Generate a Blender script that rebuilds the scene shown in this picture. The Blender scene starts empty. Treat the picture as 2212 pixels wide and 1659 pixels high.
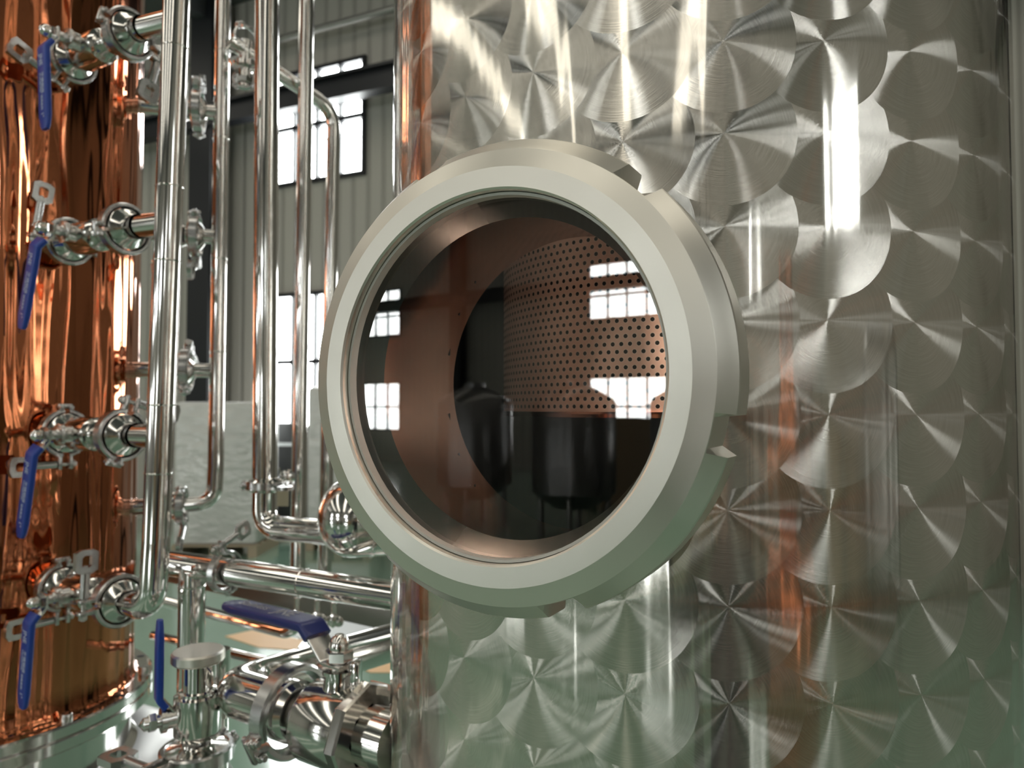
import bpy, bmesh, math, random
from mathutils import Vector, Matrix
random.seed(7)
PI = math.pi
scene = bpy.context.scene
COL = scene.collection

# ------------------------------------------------------------------ camera, world, light, exposure
H = 1.70                     # lens height above the shop floor
F_PX, PITCH = 1552.0, math.radians(1.86)
cam_d = bpy.data.cameras.new('camera')
cam = bpy.data.objects.new('camera', cam_d); COL.objects.link(cam)
cam.location = (0, 0, H); cam.rotation_euler = (PI/2 + PITCH, 0, 0)
cam_d.sensor_width = 36; cam_d.lens = F_PX/2212*36
cam_d.clip_start = 0.01; cam_d.clip_end = 200
cam_d.dof.use_dof = True; cam_d.dof.focus_distance = 0.47; cam_d.dof.aperture_fstop = 9.7
scene.camera = cam
w = bpy.data.worlds.new('sky'); scene.world = w; w.use_nodes = True
w.node_tree.nodes['Background'].inputs[0].default_value = (0.75, 0.87, 1.0, 1)
w.node_tree.nodes['Background'].inputs[1].default_value = 1.0
scene.view_settings.view_transform = 'Standard'; scene.view_settings.look = 'None'
scene.view_settings.gamma = 1; scene.view_settings.use_curve_mapping = False
scene.view_settings.exposure = 0.22
WIN_E, CEIL_GLOW_E, LAMP_E = 17.0, 2.4, 12.0     # window panes, added ceiling glow strips, high bay lamps

def at(px, py, y):
    """point on the sight line of a photo pixel at forward distance y"""
    a, b = (px-1106)/F_PX, (829.5-py)/F_PX
    ry, rz = math.cos(PITCH)-b*math.sin(PITCH), math.sin(PITCH)+b*math.cos(PITCH)
    t = y/ry
    return Vector((a*t, y, H+rz*t))

# ------------------------------------------------------------------ materials
def newmat(name):
    m = bpy.data.materials.new(name); m.use_nodes = True
    nt = m.node_tree; b = nt.nodes['Principled BSDF']
    return m, nt, b
def N(nt, t, **k):
    n = nt.nodes.new(t)
    for a, v in k.items(): setattr(n, a, v)
    return n
def mth(nt, op, a, b=None, c=None):
    n = nt.nodes.new('ShaderNodeMath'); n.operation = op
    for i, v in enumerate((a, b, c)):
        if v is None: continue
        if isinstance(v, (int, float)): n.inputs[i].default_value = v
        else: nt.links.new(v, n.inputs[i])
    return n.outputs[0]
def simple(name, col, metal=0.0, rough=0.5, bump=0, bscale=20, bstretch=(1, 1, 1), aniso=0, rvar=0, cvar=0, coat=0, spec=None):
    m, nt, b = newmat(name)
    b.inputs['Base Color'].default_value = (*col, 1)
    b.inputs['Metallic'].default_value = metal
    b.inputs['Roughness'].default_value = rough
    if aniso: b.inputs['Anisotropic'].default_value = aniso
    if coat: b.inputs['Coat Weight'].default_value = coat; b.inputs['Coat Roughness'].default_value = .05
    if spec is not None: b.inputs['Specular IOR Level'].default_value = spec
    if bump or rvar or cvar:
        tc = N(nt, 'ShaderNodeTexCoord'); mp = N(nt, 'ShaderNodeMapping'); mp.inputs['Scale'].default_value = bstretch
        nt.links.new(tc.outputs['Object'], mp.inputs[0])
        nz = N(nt, 'ShaderNodeTexNoise'); nz.inputs['Scale'].default_value = bscale; nz.inputs['Detail'].default_value = 2
        nt.links.new(mp.outputs[0], nz.inputs['Vector'])
        if bump:
            bp = N(nt, 'ShaderNodeBump'); bp.inputs['Strength'].default_value = 1; bp.inputs['Distance'].default_value = bump
            nt.links.new(nz.outputs['Fac'], bp.inputs['Height']); nt.links.new(bp.outputs[0], b.inputs['Normal'])
        if rvar:
            r = mth(nt, 'MULTIPLY_ADD', nz.outputs['Fac'], rvar, rough-rvar*.5); nt.links.new(r, b.inputs['Roughness'])
        if cvar:
            mx = N(nt, 'ShaderNodeMix', data_type='RGBA'); mx.inputs[6].default_value = (*[c*(1-cvar) for c in col], 1)
            mx.inputs[7].default_value = (*[min(1, c*(1+cvar)) for c in col], 1)
            nt.links.new(nz.outputs['Fac'], mx.inputs[0]); nt.links.new(mx.outputs[2], b.inputs['Base Color'])
    return m
def emit(name, col, s):
    m, nt, b = newmat(name)
    b.inputs['Base Color'].default_value = (.8, .8, .8, 1)
    b.inputs['Emission Color'].default_value = (*col, 1); b.inputs['Emission Strength'].default_value = s
    return m

M = {}
M['polish'] = simple('polished_steel', (.70, .685, .66), 1, .11)
M['pipe'] = simple('pipe_steel', (.76, .745, .72), 1, .075, bump=.0003, bscale=6, bstretch=(1, 1, .1))
M['satin'] = simple('satin_steel', (.66, .65, .63), 1, .24, rvar=.08, bscale=60)
M['nut'] = simple('machined_steel', (.80, .77, .70), 1, .42, rvar=.10, bscale=35)
M['cast'] = simple('cast_clamp_steel', (.56, .555, .55), 1, .24)
M['frame'] = simple('frame_steel', (.30, .29, .265), .7, .35)
M['copper'] = simple('polished_copper', (.62, .215, .10), 1, .05, bump=.020, bscale=5.0, bstretch=(2.2, 2.2, .22))
M['dcopper'] = simple('tarnished_copper', (.60, .26, .16), 1, .12)
M['blue'] = simple('blue_vinyl', (.012, .055, .36), 0, .34, coat=.15)
M['dblue'] = simple('dark_blue_vinyl', (.012, .024, .17), 0, .38, coat=.2)
M['print'] = simple('white_print', (.62, .68, .80), 0, .6)
M['emboss'] = simple('worn_print', (.45, .45, .50), 0, .5)
M['gasket'] = simple('green_black_gasket', (.016, .03, .028), 0, .25)
M['ptfe'] = simple('pale_gasket', (.55, .54, .50), 0, .35)
M['black'] = simple('black_paint', (.008, .009, .012), 0, .45)
M['dark'] = simple('dark_grey_paint', (.05, .052, .055), 0, .5)
M['rubber'] = simple('black_rubber', (.01, .01, .01), 0, .6)
M['hole'] = simple('drilled_hole_black', (.01, .008, .006), .3, .6)
M['roof'] = simple('roof_sheet', (.10, .105, .10), 0, .6)
M['film'] = simple('stretch_film', (.66, .655, .63), 0, .22, bump=.03, bscale=5, bstretch=(1, 1, 2.2), cvar=.15)
M['wood'] = simple('pallet_wood', (.42, .34, .24), 0, .7)
M['card'] = simple('paper_tag', (.42, .38, .27), 0, .7)
M['tape'] = simple('floor_marking_orange', (.80, .50, .25), 0, .5)
M['sheet'] = simple('white_sheet', (.75, .78, .80), 0, .5)
M['neck'] = simple('copper_lined_neck', (.36, .26, .21), 1, .15)
M['inner'] = simple('shaded_inner_skin', (.045, .042, .04), .6, .35)  # steel toned near-black, putting the shade inside the column into its colour
M['drum'] = simple('vessel_jacket_steel', (.28, .275, .265), 1, .33)
M['cloth'] = simple('dark_cloth', (.012, .013, .018), 0, .8)
M['skin'] = simple('skin', (.50, .30, .20), 0, .55)
M['hair'] = simple('black_hair', (.01, .01, .01), 0, .6)
M['yellow'] = simple('yellow_paint', (.60, .36, .03), 0, .4)
M['brown'] = simple('brown_board', (.35, .24, .14), 0, .6)
M['win'] = emit('daylit_pane', (.96, 1.0, .99), WIN_E)
M['ceil_glow'] = emit('ceiling_glow_strip', (1.0, .93, .80), CEIL_GLOW_E)
M['lamp'] = emit('lamp_glow', (1.0, .86, .62), LAMP_E)

def wall_mat():
    m, nt, b = newmat('ribbed_wall_cladding')
    b.inputs['Roughness'].default_value = .55
    uv = N(nt, 'ShaderNodeUVMap'); sp = N(nt, 'ShaderNodeSeparateXYZ'); nt.links.new(uv.outputs[0], sp.inputs[0])
    s = mth(nt, 'SINE', mth(nt, 'MULTIPLY', sp.outputs[0], 2*PI/.24))
    s2 = mth(nt, 'POWER', mth(nt, 'MULTIPLY_ADD', s, .5, .5), 6)
    mx = N(nt, 'ShaderNodeMix', data_type='RGBA')
    mx.inputs[6].default_value = (.42, .395, .35, 1); mx.inputs[7].default_value = (.33, .31, .275, 1)
    nt.links.new(s2, mx.inputs[0]); nt.links.new(mx.outputs[2], b.inputs['Base Color'])
    bp = N(nt, 'ShaderNodeBump'); bp.inputs['Distance'].default_value = .02
    nt.links.new(s2, bp.inputs['Height']); nt.links.new(bp.outputs[0], b.inputs['Normal'])
    return m
M['wall'] = wall_mat()

def floor_mat():
    m, nt, b = newmat('green_epoxy_floor')
    b.inputs['Roughness'].default_value = .16; b.inputs['Coat Weight'].default_value = .9; b.inputs['Coat Roughness'].default_value = .08
    tc = N(nt, 'ShaderNodeTexCoord'); nz = N(nt, 'ShaderNodeTexNoise'); nz.inputs['Scale'].default_value = .8; nz.inputs['Detail'].default_value = 5
    nt.links.new(tc.outputs['Object'], nz.inputs['Vector'])
    mx = N(nt, 'ShaderNodeMix', data_type='RGBA'); mx.inputs[6].default_value = (.19, .32, .235, 1); mx.inputs[7].default_value = (.26, .41, .32, 1)
    nt.links.new(nz.outputs['Fac'], mx.inputs[0]); nt.links.new(mx.outputs[2], b.inputs['Base Color'])
    return m
M['floor'] = floor_mat()

# tank geometry (metres, relative to the lens)
TX, TY, TR = 0.181, 0.790, 0.309
TH0, DTH, PV, RD = -0.7857, 0.2221, 0.0638, 0.0495
def swirl_mat():
    """engine turned steel: overlapping discs of circular brush marks"""
    m, nt, b = newmat('engine_turned_steel'); L = nt.links.new
    tc = N(nt, 'ShaderNodeTexCoord'); sp = N(nt, 'ShaderNodeSeparateXYZ'); L(tc.outputs['Object'], sp.inputs[0])
    X, Y, Z = sp.outputs
    th = mth(nt, 'ARCTAN2', X, mth(nt, 'MULTIPLY', Y, -1))
    u = mth(nt, 'DIVIDE', mth(nt, 'SUBTRACT', th, TH0), DTH)
    i0 = mth(nt, 'FLOOR', u)
    fu = mth(nt, 'FRACT', mth(nt, 'ADD', u, 100))
    zz = mth(nt, 'DIVIDE', mth(nt, 'ADD', Z, 0.005), PV)
    fv = mth(nt, 'FRACT', mth(nt, 'ADD', zz, 100))
    dxl = mth(nt, 'MULTIPLY', fu, DTH*TR); dxr = mth(nt, 'MULTIPLY', mth(nt, 'SUBTRACT', fu, 1), DTH*TR)
    dyu = mth(nt, 'MULTIPLY', mth(nt, 'SUBTRACT', fv, 1), PV); dyl = mth(nt, 'MULTIPLY', fv, PV)
    def vec(a, c):
        n = N(nt, 'ShaderNodeCombineXYZ'); L(a, n.inputs[0]); L(c, n.inputs[1]); return n.outputs[0]
    UL, UR, LL, LR = vec(dxl, dyu), vec(dxr, dyu), vec(dxl, dyl), vec(dxr, dyl)
    def inside(v):
        n = N(nt, 'ShaderNodeVectorMath', operation='LENGTH'); L(v, n.inputs[0])
        return mth(nt, 'LESS_THAN', n.outputs['Value'], RD)
    def pick(mask, yes, no):
        n = N(nt, 'ShaderNodeMix', data_type='VECTOR'); L(mask, n.inputs[0]); L(no, n.inputs[4]); L(yes, n.inputs[5]); return n.outputs[1]
    v = pick(inside(UL), UL, pick(inside(UR), UR, pick(inside(LL), LL, LR)))
    s = N(nt, 'ShaderNodeSeparateXYZ'); L(v, s.inputs[0]); dx, dy = s.outputs[0], s.outputs[1]
    # radial direction in 3-D
    eu = N(nt, 'ShaderNodeCombineXYZ'); L(mth(nt, 'MULTIPLY', Y, -1/TR), eu.inputs[0]); L(mth(nt, 'MULTIPLY', X, 1/TR), eu.inputs[1])
    sc = N(nt, 'ShaderNodeVectorMath', operation='SCALE'); L(eu.outputs[0], sc.inputs[0]); L(dx, sc.inputs['Scale'])
    ez = N(nt, 'ShaderNodeCombineXYZ'); L(dy, ez.inputs[2])
    ad = N(nt, 'ShaderNodeVectorMath', operation='ADD'); L(sc.outputs[0], ad.inputs[0]); L(ez.outputs[0], ad.inputs[1])
    nm = N(nt, 'ShaderNodeVectorMath', operation='NORMALIZE'); L(ad.outputs[0], nm.inputs[0])
    # brush irregularity: rings and rays
    ln = N(nt, 'ShaderNodeVectorMath', operation='LENGTH'); L(v, ln.inputs[0]); d = ln.outputs['Value']
    ang = mth(nt, 'ARCTAN2', dy, dx)
    nv = N(nt, 'ShaderNodeCombineXYZ'); L(mth(nt, 'MULTIPLY', d, 1100), nv.inputs[0]); L(mth(nt, 'MULTIPLY', ang, 1.3), nv.inputs[1]); L(mth(nt, 'FLOOR', mth(nt, 'MULTIPLY', th, 9)), nv.inputs[2])
    rings = N(nt, 'ShaderNodeTexNoise'); rings.inputs['Scale'].default_value = 1; rings.inputs['Detail'].default_value = 2; L(nv.outputs[0], rings.inputs['Vector'])
    rv = N(nt, 'ShaderNodeCombineXYZ'); L(mth(nt, 'MULTIPLY', ang, 7), rv.inputs[0]); L(mth(nt, 'MULTIPLY', i0, 3.1), rv.inputs[1]); L(mth(nt, 'FLOOR', mth(nt, 'ADD', zz, .5)), rv.inputs[2])
    rays = N(nt, 'ShaderNodeTexNoise'); rays.inputs['Scale'].default_value = 1; rays.inputs['Detail'].default_value = 2; L(rv.outputs[0], rays.inputs['Vector'])
    bp = N(nt, 'ShaderNodeBump'); bp.inputs['Distance'].default_value = .00010; L(rings.outputs['Fac'], bp.inputs['Height'])
    nt.nodes.remove(b); b = N(nt, 'ShaderNodeBsdfAnisotropic')
    cm = N(nt, 'ShaderNodeMix', data_type='RGBA'); cm.inputs[6].default_value = (.68, .645, .59, 1); cm.inputs[7].default_value = (.90, .86, .79, 1)
    L(mth(nt, 'MULTIPLY_ADD', rings.outputs['Fac'], 2.2, -.6), cm.inputs[0]); L(cm.outputs[2], b.inputs['Color'])
    b.inputs['Anisotropy'].default_value = -.80
    L(mth(nt, 'MULTIPLY_ADD', rays.outputs['Fac'], .08, .19), b.inputs['Roughness'])
    L(nm.outputs[0], b.inputs['Tangent']); L(bp.outputs[0], b.inputs['Normal'])
    g = N(nt, 'ShaderNodeBsdfPrincipled'); g.inputs['Base Color'].default_value = (.71, .68, .625, 1); g.inputs['Metallic'].default_value = 1; g.inputs['Roughness'].default_value = .085
    # faint rolling waviness of the sheet: long vertical ripples
    mp = N(nt, 'ShaderNodeMapping'); mp.inputs['Scale'].default_value = (55, 55, 1.0); L(tc.outputs['Object'], mp.inputs[0])
    wz = N(nt, 'ShaderNodeTexNoise'); wz.inputs['Scale'].default_value = 1; wz.inputs['Detail'].default_value = 1; L(mp.outputs[0], wz.inputs['Vector'])
    b2 = N(nt, 'ShaderNodeBump'); b2.inputs['Distance'].default_value = .0010; L(wz.outputs['Fac'], b2.inputs['Height']); L(b2.outputs[0], g.inputs['Normal'])
    ms = N(nt, 'ShaderNodeMixShader'); lw = N(nt, 'ShaderNodeFresnel'); lw.inputs[0].default_value = 1.6; L(mth(nt, 'MULTIPLY_ADD', lw.outputs[0], 1.0, .34), ms.inputs[0])
    L(b.outputs[0], ms.inputs[1]); L(g.outputs[0], ms.inputs[2])
    L(ms.outputs[0], nt.nodes['Material Output'].inputs['Surface'])
    return m
M['swirl'] = swirl_mat()

BR, BP = 0.190, 0.0078       # basket radius, hole pitch
def perf_mat():
    m, nt, b = newmat('perforated_copper'); L = nt.links.new
    tc = N(nt, 'ShaderNodeTexCoord'); sp = N(nt, 'ShaderNodeSeparateXYZ'); L(tc.outputs['Object'], sp.inputs[0])
    X, Y, Z = sp.outputs
    u = mth(nt, 'MULTIPLY', mth(nt, 'ARCTAN2', X, mth(nt, 'MULTIPLY', Y, -1)), BR/BP)
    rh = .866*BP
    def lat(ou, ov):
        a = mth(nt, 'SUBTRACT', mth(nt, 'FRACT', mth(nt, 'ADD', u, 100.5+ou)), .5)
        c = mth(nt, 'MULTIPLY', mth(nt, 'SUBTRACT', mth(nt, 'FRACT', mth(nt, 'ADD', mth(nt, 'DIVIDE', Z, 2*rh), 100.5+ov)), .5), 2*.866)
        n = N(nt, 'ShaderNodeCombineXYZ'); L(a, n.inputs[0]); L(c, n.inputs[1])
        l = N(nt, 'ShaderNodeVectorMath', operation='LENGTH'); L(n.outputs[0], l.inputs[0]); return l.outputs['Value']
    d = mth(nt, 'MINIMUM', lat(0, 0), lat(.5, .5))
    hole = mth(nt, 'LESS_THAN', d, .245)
    rim = mth(nt, 'MULTIPLY', mth(nt, 'LESS_THAN', d, .285), .45)
    nz = N(nt, 'ShaderNodeTexNoise'); nz.inputs['Scale'].default_value = 18; nz.inputs['Detail'].default_value = 5; L(tc.outputs['Object'], nz.inputs['Vector'])
    c1 = N(nt, 'ShaderNodeMix', data_type='RGBA'); c1.inputs[6].default_value = (.42, .22, .15, 1); c1.inputs[7].default_value = (.74, .47, .36, 1); L(nz.outputs['Fac'], c1.inputs[0])
    c2 = N(nt, 'ShaderNodeMix', data_type='RGBA'); c2.inputs[7].default_value = (.95, .80, .66, 1); L(rim, c2.inputs[0]); L(c1.outputs[2], c2.inputs[6])
    L(c2.outputs[2], b.inputs['Base Color']); b.inputs['Metallic'].default_value = .55; b.inputs['Roughness'].default_value = .42
    tr = N(nt, 'ShaderNodeBsdfDiffuse'); tr.inputs[0].default_value = (.008, .006, .005, 1); ms = N(nt, 'ShaderNodeMixShader'); L(hole, ms.inputs[0]); L(b.outputs[0], ms.inputs[1]); L(tr.outputs[0], ms.inputs[2])  # holes are painted near-black for the shaded inside, not real openings
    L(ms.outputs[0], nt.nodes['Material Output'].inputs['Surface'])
    return m
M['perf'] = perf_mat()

def glass_mat():
    m, nt, b = newmat('thick_sight_glass'); L = nt.links.new
    nt.nodes.remove(b)
    fr = N(nt, 'ShaderNodeFresnel'); fr.inputs[0].default_value = 1.52
    tr = N(nt, 'ShaderNodeBsdfTransparent'); tr.inputs[0].default_value = (.86, .90, .88, 1)
    gl = N(nt, 'ShaderNodeBsdfGlossy'); gl.inputs['Roughness'].default_value = .0
    ms = N(nt, 'ShaderNodeMixShader'); L(mth(nt, 'MULTIPLY_ADD', fr.outputs[0], 1.9, .02), ms.inputs[0]); L(tr.outputs[0], ms.inputs[1]); L(gl.outputs[0], ms.inputs[2])
    L(ms.outputs[0], nt.nodes['Material Output'].inputs['Surface'])
    return m
M['glass'] = glass_mat()

# ------------------------------------------------------------------ mesh helpers
OFF = {}
def link(name, me, parent=None):
    o = bpy.data.objects.new(name, me); COL.objects.link(o)
    if parent: o.parent = parent; OFF[o.name] = OFF.get(parent.name, Vector((0, 0, 0)))
    return o
def obj(name, bm, mat, parent=None, origin=None, smooth=True, sharp=.55):
    """bm in world coordinates (or in the local frame of a parent still at the origin)"""
    off = OFF.get(parent.name, Vector((0, 0, 0))) if parent else (Vector(origin) if origin is not None else Vector((0, 0, 0)))
    if off.length: bmesh.ops.translate(bm, verts=bm.verts, vec=-off)
    bmesh.ops.recalc_face_normals(bm, faces=bm.faces)
    for f in bm.faces: f.smooth = smooth
    for e in bm.edges:
        if len(e.link_faces) == 2 and e.calc_face_angle(0) > sharp: e.smooth = False
    me = bpy.data.meshes.new(name); bm.to_mesh(me); bm.free()
    me.materials.append(M[mat] if isinstance(mat, str) else mat)
    o = link(name, me, parent)
    if not parent and origin is not None: o.location = off
    return o
def tag(o, label, cat, group=None):
    o['label'] = label; o['category'] = cat
    if group: o['group'] = group
    return o
def struct(o): o['kind'] = 'structure'; return o
def thing(name, label, cat, loc=(0, 0, 0), group=None):
    o = bpy.data.objects.new(name, None); COL.objects.link(o); o.empty_display_size = .05
    o.location = loc; OFF[o.name] = Vector(loc)
    return tag(o, label, cat, group)
def copy_tree(o, parent=None):
    c = o.copy(); COL.objects.link(c)
    if parent: c.parent = parent
    for ch in [x for x in bpy.data.objects if x.parent == o]: copy_tree(ch, c)
    return c
def frame(axis, up=None):
    z = Vector(axis).normalized()
    u = Vector(up) if up else (Vector((0, 0, 1)) if abs(z.z) < .9 else Vector((1, 0, 0)))
    x = (u - z*u.dot(z)).normalized(); y = z.cross(x)
    return x, y, z
def lathe(bm, prof, o=(0, 0, 0), axis=(0, 0, 1), seg=40, rf=None, close=False):
    """revolve (r, h) pairs about axis from o; h runs along axis"""
    o = Vector(o); x, y, z = frame(axis); rings = []
    for (r, h) in prof:
        if r < 1e-6: rings.append([bm.verts.new(o+z*h)]); continue
        ring = []
        for k in range(seg):
            t = 2*PI*k/seg; rr = rf(r, h, t) if rf else r
            ring.append(bm.verts.new(o+z*h+(x*math.cos(t)+y*math.sin(t))*rr))
        rings.append(ring)
    pr = list(zip(rings, rings[1:]))
    if close: pr.append((rings[-1], rings[0]))
    for a, c in pr:
        for k in range(seg):
            k2 = (k+1) % seg
            if len(a) == 1 and len(c) == 1: continue
            if len(a) == 1: bm.faces.new((a[0], c[k], c[k2]))
            elif len(c) == 1: bm.faces.new((a[k], c[0], a[k2]))
            else: bm.faces.new((a[k], a[k2], c[k2], c[k]))
    return bm
def rod(bm, a, c, r, seg=28, ch=None):
    a, c = Vector(a), Vector(c); l = (c-a).length; e = ch if ch is not None else min(r*.12, l*.2)
    return lathe(bm, [(0, 0), (r-e, 0), (r, e), (r, l-e), (r-e, l), (0, l)], a, c-a, seg)
def fillet(pts, rad, n=9):
    pts = [Vector(p) for p in pts]; out = [pts[0]]
    rads = rad if isinstance(rad, (list, tuple)) else [rad]*len(pts)
    for i in range(1, len(pts)-1):
        p0, p, p1 = pts[i-1], pts[i], pts[i+1]; a = (p0-p).normalized(); c = (p1-p).normalized()
        an = a.angle(c); r = rads[i]
        t = min(r/math.tan(an/2), (p0-p).length*.49, (p1-p).length*.49) if an < PI-.02 else 0
        if t < 1e-5: out.append(p); continue
        r2 = t*math.tan(an/2); cen = p+(a+c).normalized()*(r2/math.sin(an/2))
        s, e = (p+a*t)-cen, (p+c*t)-cen; full = s.angle(e); ax = s.cross(e).normalized()
        for k in range(n+1): out.append(cen+Matrix.Rotation(full*k/n, 3, ax) @ s)
    out.append(pts[-1]); return out
def sweep(bm, pts, sec, up=None, caps=True):
    """sweep a closed section [(a,b)] along pts with parallel transport"""
    pts = [Vector(p) for p in pts]; rings = []
    t0 = (pts[1]-pts[0]).normalized(); x, y, _ = frame(t0, up)
    for i, p in enumerate(pts):
        t = ((pts[i+1]-p).normalized() if i < len(pts)-1 else Vector((0, 0, 0)))+((p-pts[i-1]).normalized() if i else Vector((0, 0, 0)))
        t.normalize()
        q = t0.rotation_difference(t); x = q @ x; y = q @ y; t0 = t
        k = 1.0
        if 0 < i < len(pts)-1:
            cs = max(.5, (pts[i+1]-p).normalized().dot(t)); k = 1/cs
        rings.append([bm.verts.new(p+x*a+y*c) for a, c in (sec(i) if callable(sec) else sec)])
    n = len(rings[0])
    for a, c in zip(rings, rings[1:]):
        for k in range(n): bm.faces.new((a[k], a[(k+1) % n], c[(k+1) % n], c[k]))
    if caps: bm.faces.new(rings[0][::-1]); bm.faces.new(rings[-1])
    return bm
def circ(r, seg=28): return [(r*math.cos(2*PI*k/seg), r*math.sin(2*PI*k/seg)) for k in range(seg)]
def tube(bm, pts, r, rad=.05, seg=28): return sweep(bm, fillet(pts, rad), circ(r, seg))
def rrect(wd, ht, r, n=4):
    out = []
    for cx, cy, a0 in ((wd/2-r, ht/2-r, 0), (-wd/2+r, ht/2-r, 90), (-wd/2+r, -ht/2+r, 180), (wd/2-r, -ht/2+r, 270)):
        for k in range(n+1):
            a = math.radians(a0+90*k/n); out.append((cx+r*math.cos(a), cy+r*math.sin(a)))
    return out
def box(bm, c, size, axes=None, bev=0):
    c = Vector(c); ax = axes or (Vector((1, 0, 0)), Vector((0, 1, 0)), Vector((0, 0, 1)))
    r = bmesh.ops.create_cube(bm, size=1)['verts']
    for v in r: v.co = c+ax[0]*v.co.x*size[0]+ax[1]*v.co.y*size[1]+ax[2]*v.co.z*size[2]
    if bev:
        es = list({e for v in r for e in v.link_edges}); bmesh.ops.bevel(bm, geom=es, offset=bev, segments=2, affect='EDGES', profile=.5)
    return bm
def BM(): return bmesh.new()
Z3 = Vector((0, 0, 1))
def seam(bm, p, r, ax=(0, 0, 1)):      # raised weld bead round a pipe
    lathe(bm, [(r*.98, -.0016), (r+.0006, -.001), (r+.0009, 0), (r+.0006, .001), (r*.98, .0016)], p, ax, 28)

# ------------------------------------------------------------------ the hall
WD = Vector((-.914, .405, 0)); WN = Vector((-.405, -.914, 0))    # along the far wall (leftwards), and its inward normal
WP = Vector((-4.04, 10.35, 0))
ROOM_D, CEIL = 24.0, 7.6
SA, SB = -15.0, 15.0
def wp(s, n, z): return WP+WD*s+WN*n+Vector((0, 0, z))
def hit(px, py, n=0.0):       # where a sight line meets the plane n metres in front of the far wall -> (s, z)
    d = at(px, py, 1.0)-Vector((0, 0, H)); q = WP+WN*n
    t = (q.dot(WN))/(d.x*WN.x+d.y*WN.y)
    p = d*t+Vector((0, 0, H)); return (p-WP).dot(WD), p.z
def quad(name, pts, mat, uv=None):
    me = bpy.data.meshes.new(name); me.from_pydata([tuple(p) for p in pts], [], [tuple(range(len(pts)))])
    me.materials.append(M[mat])
    if uv:
        l = me.uv_layers.new(name='UVMap')
        for i, q in enumerate(uv): l.data[i].uv = q
    return struct(link(name, me))
def slab(name, s0, s1, n0, n1, z0, z1, mat):
    bm = BM(); box(bm, wp((s0+s1)/2, (n0+n1)/2, (z0+z1)/2), (abs(s1-s0), abs(n1-n0), abs(z1-z0)), (WD, WN, Z3))
    return obj(name, bm, mat, smooth=False)
struct(slab('floor', SA, SB, 0, ROOM_D, -.1, 0, 'floor'))
struct(slab('ceiling', SA, SB, 0, ROOM_D, CEIL, CEIL+.1, 'roof'))

# window openings on the far wall and the wall behind the photographer: (s centre, z0, z1)
sL, _ = hit(594, 250); sR, _ = hit(789, 250)
WS = (sL+sR)/2; WW = abs(sL-sR)
_, zt = hit(787, 126); _, zb = hit(787, 374)
_, lt = hit(600, 640); _, lb = hit(600, 922)
ZU = (zt-H)*.814
BZ = dict(t=H+ZU, b=H+ZU*.613, lt=H+ZU*.206, lb=H-ZU*.19); BW = WW*1.42; BOFF = .45+.47*BW
def walluv(name, n, holes, WW, zb, zt, lb, lt):
    """wall made of strips that leave the window openings free"""
    xs = sorted({SA, SB, *[h[0]-WW/2 for h in holes], *[h[0]+WW/2 for h in holes]})
    bm = BM(); uvl = bm.loops.layers.uv.new('UVMap')
    zsplit = sorted({0, CEIL, lb, lt, zb, zt})
    for a, c in zip(xs, xs[1:]):
        mid = (a+c)/2; isw = any(abs(mid-h[0]) < WW/2 for h in holes)
        for z0, z1 in zip(zsplit, zsplit[1:]):
            zm = (z0+z1)/2
            if isw and (lb < zm < lt or zb < zm < zt): continue
            vs = [bm.verts.new(wp(s, n, z)) for s, z in ((a, z0), (c, z0), (c, z1), (a, z1))]
            f = bm.faces.new(vs)
            for l, (s, z) in zip(f.loops, ((a, z0), (c, z0), (c, z1), (a, z1))): l[uvl].uv = (s, z)
    me = bpy.data.meshes.new(name); bm.to_mesh(me); bm.free(); me.materials.append(M['wall'])
    return struct(link(name, me))
BAY = 6.0
fw = [(WS+BAY*k,) for k in (-2, -1, 0, 1, 2)]
BS = WS+BOFF
bw = [(BS+4.11*BW*k,) for k in (-2, -1, 0, 1, 2)]
fw = [h for h in fw if SA+2 < h[0] < SB-2]; bw = [h for h in bw if SA+2 < h[0] < SB-2]
walluv('wall_far', 0, fw, WW, zb, zt, lb, lt); walluv('wall_back', ROOM_D, bw, BW, BZ['b'], BZ['t'], BZ['lb'], BZ['lt'])
for nm, s in (('wall_left', SB), ('wall_right', SA)):
    quad(nm, [wp(s, 0, 0), wp(s, ROOM_D, 0), wp(s, ROOM_D, CEIL), wp(s, 0, CEIL)], 'wall', [(0, 0), (ROOM_D, 0), (ROOM_D, CEIL), (0, CEIL)])
wi = 0
def window(sc, n, z0, z1, rows, WW=WW):
    """black frame with four lights across, rows = relative heights; panes as one glazed part"""
    global wi; wi += 1
    sg = 1 if n < 1 else -1
    bm = BM(); t = .055
    zs = [z0]
    for r in rows: zs.append(zs[-1]+(z1-z0)*r)
    for k in range(5):
        s = sc-WW/2+WW*k/4; box(bm, wp(s, n+sg*.0, (z0+z1)/2), (t if k in (0, 4) else t*.7, .10, z1-z0+t), (WD, WN, Z3))
    for i, z in enumerate(zs):
        box(bm, wp(sc, n, z), (WW+t, .10, t if i in (0, len(zs)-1) else t*1.1), (WD, WN, Z3))
    o = struct(obj('window_%d' % wi, bm, 'black', smooth=False))
    bp_ = BM(); vs = [bp_.verts.new(wp(s, n-sg*.03, z)) for s, z in ((sc-WW/2, z0), (sc+WW/2, z0), (sc+WW/2, z1), (sc-WW/2, z1))]; bp_.faces.new(vs)
    p = obj('window_pane', bp_, 'win', o, smooth=False)
for h in fw:
    window(h[0], 0, zb, zt, [.50, .165, .12, .215]); window(h[0], 0, lb, lt, [.49, .51])
for h in bw:
    window(h[0], ROOM_D, BZ['b'], BZ['t'], [.42, .10, .15, .33], BW); window(h[0], ROOM_D, BZ['lb'], BZ['lt'], [.49, .51], BW)
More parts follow.
